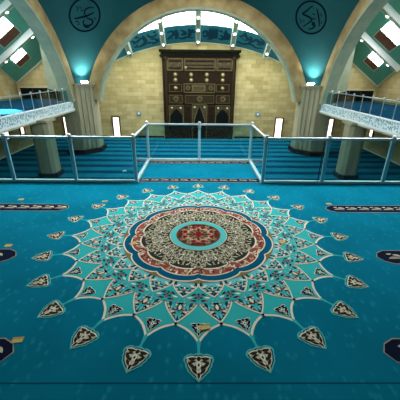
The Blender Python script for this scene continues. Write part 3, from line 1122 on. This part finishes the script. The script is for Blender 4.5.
def palmette(k0, r0, sc, lead='navy', halo='ivory', dots=True):
    """list of (outline, layer, material): pointed floral spray growing outward from r0"""
    out = []
    def add(pts, k, m):
        out.append((pts, k, m))
    specs = [(0.02, 0, 0, .11, .085, 0), (.0, .045, .9, .10, .06, -.8), (.03, .07, 1.45, .09, .055, -.6), (.09, .03, .45, .11, .06, .5),
             (.10, .07, .75, .08, .045, .7), (.15, .015, .2, .10, .05, .4), (.17, .0, 0, .085, .05, 0)]
    for (r, t_, an, ln, wd, bd) in specs:
        for sgn in ((1,) if t_ == 0 else (1, -1)):
            l1 = leaf(r0 + r * sc - .006, t_ * sc, an, (ln + .018) * sc, (wd + .03) * sc, bd)
            l2 = leaf(r0 + r * sc, t_ * sc, an, ln * sc, wd * sc, bd)
            if sgn < 0:
                l1, l2 = mir(l1), mir(l2)
            add(l1, k0, halo)
            add(l2, k0 + 1, lead)
    if dots:
        add(leaf(r0 + .06 * sc, 0, 0, .055 * sc, .04 * sc), k0 + 2, halo)
        add(leaf(r0 + .13 * sc, 0, 0, .04 * sc, .028 * sc), k0 + 2, halo)
    return out

def heart(f, c=2.24, rc=None, k=1.0):
    side = [(2.118, 0), (2.112, .025), (2.125, .045), (2.116, .07), (2.124, .10), (2.142, .124), (2.168, .138), (2.195, .135), (2.218, .120), (2.242, .120), (2.265, .104), (2.29, .098), (2.315, .074), (2.345, .046), (2.375, .014), (2.39, 0)]
    rc = c if rc is None else rc
    pts = side + [(r, -t_) for r, t_ in side[::-1][1:-1]]
    return [(rc + (r - c) * f * k, t_ * f * k) for r, t_ in pts]
# dark leaves of the spray: r offset, t, angle, length, width, bend, copies
FILI = [(-.112, .0, 0, .06, .05, 0, 1), (-.092, .022, 1.15, .095, .042, .75, 2), (-.055, .028, 1.5, .075, .03, -.5, 2),
        (-.045, .110, -.62, .105, .042, -.25, 2), (.028, .072, -.62, .085, .034, -.2, 2), (.075, .0, 0, .07, .03, 0, 1), (-.015, .030, .1, .06, .022, -.3, 2)]
def spray(emit_, rc, k, k0, lead, halo, turq=None, ground='stonec'):
    """palmette spray: dark leaves, each with a fine pale edge, on a darker heart"""
    if turq:
        emit_(heart(1.0, rc=rc, k=k), k0, turq)
        emit_(heart(.88, rc=rc, k=k), k0 + 1, 'deep')
        emit_(heart(.78, rc=rc, k=k), k0 + 1.5, ground)
    for (r, t_, an, ln, wd, bd, n_) in FILI:
        h = leaf(rc + r * k * .84 - .006 * k, t_ * k * .84, an, (ln * .86 + .012) * k, (wd * .9 + .016) * k, bd)
        l = leaf(rc + r * k * .84, t_ * k * .84, an, ln * .86 * k, wd * .82 * k, bd)
        for q in range(n_):
            emit_(mir(h) if q else h, k0 + 2, halo)
            emit_(mir(l) if q else l, k0 + 3, lead)
    emit_(leaf(rc - .045 * k, 0, 0, .075 * k, .05 * k), k0 + 3.3, halo)
    emit_(leaf(rc - .025 * k, 0, 0, .035 * k, .02 * k), k0 + 3.6, lead)
ring2 = ogee(1.34, 1.46, 1.778, .192)
ring2i = ogee(1.34, 1.46, 1.752, .174)
ring2c = ogee(1.34, 1.45, 1.69, .118, p=1.25)
scale_o = [(1.20, 0), (1.24, .03), (1.31, .09), (1.38, .15), (1.42, .172), (1.455, .16), (1.478, .11), (1.488, .05), (1.49, 0)]
scale_o = scale_o + [(r, -t_) for r, t_ in scale_o[::-1][1:-1]]
def shrink(pts, f, c):
    return [(c + (r - c) * f, t_ * f) for r, t_ in pts]
ring1 = ogee(1.05, 1.19, 1.412, .158)
ring1i = ogee(1.05, 1.19, 1.388, .142)
ring1c = ogee(1.05, 1.18, 1.352, .108, p=1.3)
def scatter_leaves(seed, r0, r1, hw, cnt, mats_, ln=(.05, .09), wd=(.022, .034), taper=True):
    rnd = random.Random(seed)
    out = []
    for i in range(cnt):
        r = r0 + (r1 - r0) * (i + .5) / cnt
        f = 1 - .8 * ((r - r0) / (r1 - r0)) ** 1.3 if taper else 1
        t_ = rnd.uniform(.12, .9) * hw * f
        out.append((leaf(r, t_, rnd.uniform(-1.3, 1.3), rnd.uniform(*ln), rnd.uniform(*wd), rnd.uniform(-1, 1)), mats_[i % len(mats_)]))
    return out
r2leaves = scatter_leaves(3, 1.46, 1.66, .115, 9, ['ivory', 'navy', 'turq2', 'ivory', 'deep', 'rose'])
r1leaves = scatter_leaves(5, 1.17, 1.33, .10, 6, ['ivory', 'turq2', 'navy', 'ivory', 'deep'])
for i in range(24):
    a = i * STEP
    spray(lambda pts, k, m: outline(pts, a, k, M[m]), 1.83, .74, 1, 'navy', 'ivory')
    ah = a + STEP / 2
    outline(ring2, ah, 5, M['ivory'])
    outline(ring2i, ah, 6, M['deep'])
    for q in range(4):                                            # toothed pale leaves along the dark edge
        rr = 1.47 + .058 * q
        tt = .158 * (1 - ((rr - 1.46) / .30) ** 1.5)
        l = leaf(rr, tt, -.35 - .25 * q, .055, .026)
        outline(l, ah, 7, M['stonec']); outline(mir(l), ah, 7, M['stonec'])
    outline(ring2c, ah, 8, M['turq'])
    outline(leaf(1.50, 0, 0, .12, .07), ah, 9, M['navy'])
    outline(leaf(1.515, 0, 0, .085, .04), ah, 10, M['ivory'])
    for l, m in r2leaves:
        outline(l, ah, 9, M[m]); outline(mir(l), ah, 9, M[m])
    # dot at the node
    outline([(1.785 + .018 * cos(q * pi / 4), .018 * sin(q * pi / 4)) for q in range(8)], ah, 9, M['navy'])
    # scale with a red flower
    outline(scale_o, a, 11, M['turq2'])
    outline(shrink(scale_o, .93, 1.38), a, 12, M['turq'])
    for q in range(6):
        an = q * pi / 3
        outline(leaf(1.385 + .016 * cos(an), .016 * sin(an), an, .042, .032), a, 13, M['deep'] if q % 2 else M['rose'])
    outline([(1.385 + .014 * cos(q * pi / 4), .014 * sin(q * pi / 4)) for q in range(8)], a, 14, M['maroon'])
    for sg in (1, -1):
        for (r, t_, an, ln, m) in ((1.39, .065, 1.2, .07, 'ivory'), (1.43, .05, 1.0, .06, 'rose'), (1.33, .03, .8, .07, 'navy'), (1.445, .02, 1.3, .06, 'navy')):
            l = leaf(r, t_, an, ln, .026, .4)
            outline(l if sg > 0 else mir(l), a, 13, M[m])
    outline(ring1, ah, 15, M['ivory'])
    outline(ring1i, ah, 16, M['deep'])
    for q in range(3):
        rr = 1.2 + .055 * q
        tt = .128 * (1 - ((rr - 1.19) / .21) ** 1.5)
        l = leaf(rr, tt, -.4 - .3 * q, .05, .024)
        outline(l, ah, 17, M['stonec']); outline(mir(l), ah, 17, M['stonec'])
    outline(ring1c, ah, 18, M['turq2'])
    outline(leaf(1.21, 0, 0, .09, .05), ah, 19, M['navy'])
    outline(leaf(1.222, 0, 0, .06, .026), ah, 20, M['ivory'])
    for l, m in r1leaves:
        outline(l, ah, 19, M[m]); outline(mir(l), ah, 19, M[m])
med.build('petal_border', carpet, fix=False)

# lobed centre
ros = MB()
fanz(ros, circle(1.155), 21, M['brown'])
fanz(ros, lobed(1.085, 1.150), 22, M['ivory'])
fanz(ros, lobed(1.065, 1.130), 23, M['tealband'])
fanz(ros, lobed(.978, 1.035), 24, M['ivory'])
fanz(ros, lobed(.962, 1.018), 25, M['rose'])
rnd = random.Random(11)
for i in range(24):
    a = (i + .5) * STEP
    for q in range(14):
        rr = rnd.uniform(.87, .965); tt = rnd.uniform(-.11, .11)
        outline(leaf(rr, tt, rnd.uniform(-1.5, 1.5), rnd.uniform(.045, .08), .026, rnd.uniform(-1, 1)), a, 26, M[('ivory', 'sand', 'maroon', 'ivory', 'maroon', 'sand', 'stonec')[q % 7]], ros)
fanz(ros, lobed(.848, .905), 27, M['ivory'])
fanz(ros, lobed(.828, .882), 28, M['olive'])
ros.build('scalloped_border', carpet, fix=False)

ara = MB()
rnd = random.Random(23)
lv = []
for q in range(46):
    rr = sqrt(rnd.uniform(.44 ** 2, .82 ** 2))
    hw = rr * STEP
    lv.append((rr, rnd.uniform(.0, .95) * hw, rnd.uniform(-1.6, 1.6), rnd.uniform(.06, .11), rnd.uniform(.016, .026), rnd.uniform(-1.6, 1.6), 'stonec' if q % 4 else 'ivory'))
for i in range(12):
    a = (i + .5) * STEP * 2
    # trunk lines
    outline(leaf(.45, 0, 0, .36, .03), a, 29, M['stonec'], ara)
    l = leaf(.46, .02, .5, .36, .026, -.7)
    outline(l, a, 29, M['stonec'], ara); outline(mir(l), a, 29, M['stonec'], ara)
    for (r, t_, an, ln, wd, bd) in ((.458, .118, .2, .09, .024, .5), (.47, .07, -.3, .09, .022, .6), (.53, .135, -.4, .10, .024, .7), (.60, .15, .5, .09, .022, -.8), (.50, .10, 1.2, .06, .02, .3)):
        l = leaf(r, t_, an, ln, wd, bd)
        outline(l, a, 29.2, M['stonec'], ara); outline(mir(l), a, 29.2, M['stonec'], ara)
    kk = 29.5
    for (r, t_, an, ln, wd, bd, m) in lv:
        if r + ln > .875:
            continue
        l = leaf(r, t_, an, ln, wd, bd)
        e = leaf(r - .006, t_, an, ln + .012, wd + .02, bd)
        kk += .1
        outline(e, a, kk, M['olive'], ara); outline(mir(e), a, kk, M['olive'], ara)
        outline(l, a, kk + .05, M[m], ara); outline(mir(l), a, kk + .05, M[m], ara)
ara.build('arabesque', carpet, fix=False)

cen = MB()
fanz(cen, circle(.452), 31, M['stonec'])
fanz(cen, circle(.440), 32, M['ring'])
fanz(cen, circle(.350), 33, M['brown'])
fanz(cen, circle(.342), 34, M['umber'])
for i in range(12):
    a = i * pi / 6
    l = leaf(.06, .01, .3, .26, .03, .5)
    outline(l, a, 35, M['sand'], cen); outline(mir(l), a, 35, M['sand'], cen)
    l = leaf(.22, .0, .9, .11, .03, .8)
    outline(l, a, 35, M['sand'], cen); outline(mir(l), a, 35, M['sand'], cen)
    outline(leaf(.16, 0, 0, .06, .03), a, 35, M['stonec'], cen)
    for (r, t_, an, m) in ((.2, .05, .9, 'maroon'), (.26, .03, 1.1, 'olive'), (.3, .06, 1.4, 'olive')):
        l = leaf(r, t_, an, .05, .024, .5)
        outline(l, a, 36, M[m], cen); outline(mir(l), a, 36, M[m], cen)
for i in range(4):
    a = i * pi / 2
    for (r, t_, rad) in ((.285, 0, .042), (.205, .075, .036), (.205, -.075, .036), (.17, 0, .024), (.06, 0, .03)):
        outline([(r + rad * cos(q * pi / 5), t_ + rad * 1.15 * sin(q * pi / 5)) for q in range(10)], a, 37, M['red'], cen)
    outline([(.285 + .02 * cos(q * pi / 4), .02 * sin(q * pi / 4)) for q in range(8)], a, 38, M['olive'], cen)
    outline(leaf(.09, 0, 0, .07, .04), a, 37, M['olive'], cen)
fanz(cen, circle(.035, 12), 39, M['red'])
cen.build('center_roundel', carpet, fix=False)

# pendants: stem + heart-shaped spray, 24 of them
def pendant_mesh():
    b = MB()
    g = lambda pts, k, m: b.poly([(CX + t_, CY - r, lz(k)) for r, t_ in pts], m)
    g([(1.96, .006), (2.0, .02), (2.08, .011), (2.15, .017), (2.15, -.017), (2.08, -.011), (2.0, -.02), (1.96, -.006)], 2, M['turq'])
    spray(lambda pts, k, m: g(pts, k, M[m]), 2.24, 1.0, 3, 'olive', 'ivory', 'ring')
    return b
p0 = pendant_mesh().build('pendant', carpet, fix=False)
for i in range(1, 24):
    c = p0.copy()
    COL.objects.link(c)
    c.parent = carpet
    c.rotation_euler = (0, 0, i * STEP)

# dark row bands with a chain of scrolls
def row_band(x0, x1, y, th, cap0, cap1, name='row_band', mw=1.2):
    b = MB()
    h = th / 2
    def out(g):
        p = [(x0 + (0.0 if cap0 else -g), y)] if cap0 else []
        pts = []
        if cap0:
            pts += [(x0 - g, y), (x0 + .05, y + .6 * h + g), (x0 + .16, y + h + g)]
        else:
            pts += [(x0, y + h + g)]
        if cap1:
            pts += [(x1 - .16, y + h + g), (x1 - .05, y + .6 * h + g), (x1 + g, y), (x1 - .05, y - .6 * h - g), (x1 - .16, y - h - g)]
        else:
            pts += [(x1, y + h + g), (x1, y - h - g)]
        if cap0:
            pts += [(x0 + .16, y - h - g), (x0 + .05, y - .6 * h - g)]
        else:
            pts += [(x0, y - h - g)]
        return pts
    flat(b, out(.014), 2, M['tan'])
    flat(b, out(0), 3, M['navy'])
    x = x0 + (.14 if cap0 else .02)
    sgn = 1
    while x < x1 - .2:
        for (dx, dy, an, ln, wd, bd, m) in ((0, -.3 * h, .5, .20, .05, -.9, 'tan'), (.10, .3 * h, .1, .13, .04, -1.0, 'stonec'), (.02, .45 * h, -.2, .08, .03, .6, 'stonec'), (.13, -.5 * h, .2, .09, .03, .5, 'tealband')):
            pts = leaf(x + dx, y + dy * sgn, an * sgn, ln, wd * mw, bd * sgn)
            flat(b, pts, 4, M[m])
        x += .235
        sgn = sgn
    return b.build(name, carpet, fix=False)
TH = .29
row_band(-10, -2.44, 5.06, TH, False, True)
row_band(2.46, 10, 5.06, TH, True, False)
row_band(-10, -2.53, 3.46, TH + .02, False, True)
row_band(2.54, 10, 3.46, TH + .02, True, False)
row_band(-10, -1.68, 1.92, TH, False, True)
row_band(1.74, 10, 1.92, TH, True, False)
row_band(BX0 + .03, BX1 - .03, 6.64, .24, False, False, mw=.7)
row_band(BX0 + .03, BX1 - .03, 8.16, .18, False, False, mw=.6)

# paper tags on the carpet
tags = [(-1.71, 2.05, .1, 'in front of the left end of the nearest row band'), (.085, 2.2, .25, 'beside the near tip of the medallion'), (-.95, 3.75, .8, 'on the dark blue ring of the medallion'),
        (-3.54, 5.43, 0, 'behind the left row band nearest the balustrade'), (-1.84, 5.36, .1, 'beside a pendant at the far left edge of the medallion'),
        (2.61, 5.29, -.05, 'behind the pointed end of the right row band'), (1.29, 3.8, .7, 'on turquoise petals just right of the lobed dark blue ring'), (-2.78, 3.72, 0, 'behind the left end of the middle row band')]
for i, (x, y, rz, wd) in enumerate(tags):
    b = MB()
    b.box(-.05, .05, -.028, .028, 0, .004, M['paper'])
    b.box(-.05, .05, .022, .032, .003, .008, M['paper'])
    o = b.build('paper_tag')
    zt = .001 if abs(x) > 1.5 else (.013 if i == 1 else .026)
    o.location = (x, y, zt)
    o.rotation_euler = (0, 0, rz)
    tag(o, 'tan paper tag lying ' + wd, 'tag', 'paper tags on the gallery carpet')

# ---------------------------------------------------------------- gallery balustrade
t = thing('glass_balustrade', (.05, GY, 0), 'steel post and glass balustrade stepping out round a bay at the gallery edge', 'balustrade')
HR = 1.05
posts = [(.05 + 1.43 * i, GY) for i in (-6, -5, -4, -3, -2)] + [(BX0, GY), (BX1, GY)] + [(.05 + 1.43 * i, GY) for i in (2, 3, 4, 5, 6)]
posts += [(BX0, BY), (.05, BY), (BX1, BY)]
p0 = None
for (x, y) in posts:
    if p0 is None:
        b = MB()
        b.box(x - .035, x + .035, y - .025, y + .025, .014, HR - .05, M['bluesteel'])
        b.box(x - .055, x + .055, y - .05, y + .05, .012, .035, M['steel'])
        b.box(x - .045, x + .045, y - .04, y + .04, HR - .09, HR - .03, M['steel'])
        b.ball((x, y, HR + .045), .045, M['steel'], 10, 6)
        p0 = b.build('post', t)
        pp = (x, y)
    else:
        c = p0.copy(); COL.objects.link(c); c.parent = t
        c.location = p0.location + Vector((x - pp[0], y - pp[1], 0))
segs = []
lx = [.05 + 1.43 * i for i in (-6, -5, -4, -3, -2)] + [BX0]
rx = [BX1] + [.05 + 1.43 * i for i in (2, 3, 4, 5, 6)]
for a, c in list(zip(lx[:-1], lx[1:])) + list(zip(rx[:-1], rx[1:])):
    segs.append(((a, GY), (c, GY)))
segs += [((BX0, GY), (BX0, BY)), ((BX0, BY), (.05, BY)), ((.05, BY), (BX1, BY)), ((BX1, BY), (BX1, GY))]
for (a, c) in segs:
    va, vc = Vector((a[0], a[1], 0)), Vector((c[0], c[1], 0))
    d = (vc - va).normalized()
    nrm = Vector((-d.y, d.x, 0))
    p, q = va + d * .05, vc - d * .05
    b = MB()
    b.extr([tuple(p + nrm * .005 + Vector((0, 0, .04))), tuple(q + nrm * .005 + Vector((0, 0, .04))), tuple(q + nrm * .005 + Vector((0, 0, HR - .012))), tuple(p + nrm * .005 + Vector((0, 0, HR - .012)))], -nrm * .01, M['glass'])
    b.build('glass_panel', t)
    b = MB()
    b.extr([tuple(va + nrm * .04 + Vector((0, 0, .012))), tuple(vc + nrm * .04 + Vector((0, 0, .012))), tuple(vc + nrm * .04 + Vector((0, 0, .07))), tuple(va + nrm * .04 + Vector((0, 0, .07)))], -nrm * .08, M['channel'])
    b.build('bottom_channel', t)
    b = MB()
    b.tube(va + Vector((0, 0, HR)), vc + Vector((0, 0, HR)), .03, M['steel'], 12)
    b.build('top_rail', t)
b = MB()
xg = .05 + 1.43 * 2 - .09
b.tube((xg, GY + .02, .04), (xg + .01, GY + .02, HR - .06), .012, M['blackmatt'], 6)  # thin dark upright tube close beside a post
b.build('dark_tube', t, label='thin dark upright tube')

# ---------------------------------------------------------------- light
wd = bpy.data.worlds.new('sky')
scene.world = wd
wd.use_nodes = True
bg = wd.node_tree.nodes['Background']
bg.inputs['Color'].default_value = (.8, .9, 1, 1)
bg.inputs['Strength'].default_value = 0.4

ld = bpy.data.lights.new('daylight_shaft', 'SPOT')
ld.energy = 40000
ld.spot_size = radians(28)
ld.spot_blend = .15
ld.shadow_soft_size = .1
lo_ = bpy.data.objects.new('daylight_shaft', ld)
COL.objects.link(lo_)
lo_.location = (-14.6, 22.0, 4.9)
lo_.rotation_euler = (Vector((-12.9, 19.6, 0)) - lo_.location).to_track_quat('-Z', 'Y').to_euler()

# ---------------------------------------------------------------- camera
cam = bpy.data.cameras.new('camera')
co = bpy.data.objects.new('camera', cam)
COL.objects.link(co)
cam.sensor_width = 36
cam.lens = 293.2547 / 400 * 36
Rv = Vector((0.9999440195771218, -0.006374954793775328, 0.008444978586482512))
Uv = Vector((-0.005226825026153307, 0.3963459228560557, 0.9180863737881787))
Fv = Vector((0.009199891961039798, 0.9180791193501564, -0.3962904144704314))
mw = Matrix(((Rv.x, Uv.x, -Fv.x, 0), (Rv.y, Uv.y, -Fv.y, 0), (Rv.z, Uv.z, -Fv.z, 2.3551), (0, 0, 0, 1)))
co.matrix_world = mw
cam.clip_start = .05
scene.camera = co

vs = scene.view_settings
vs.view_transform = 'Standard'
vs.look = 'None'
vs.gamma = 1
vs.use_curve_mapping = False
vs.exposure = 0.35
scene.cycles.use_denoising = True
scene.cycles.max_bounces = 8
scene.cycles.sample_clamp_indirect = 4.0
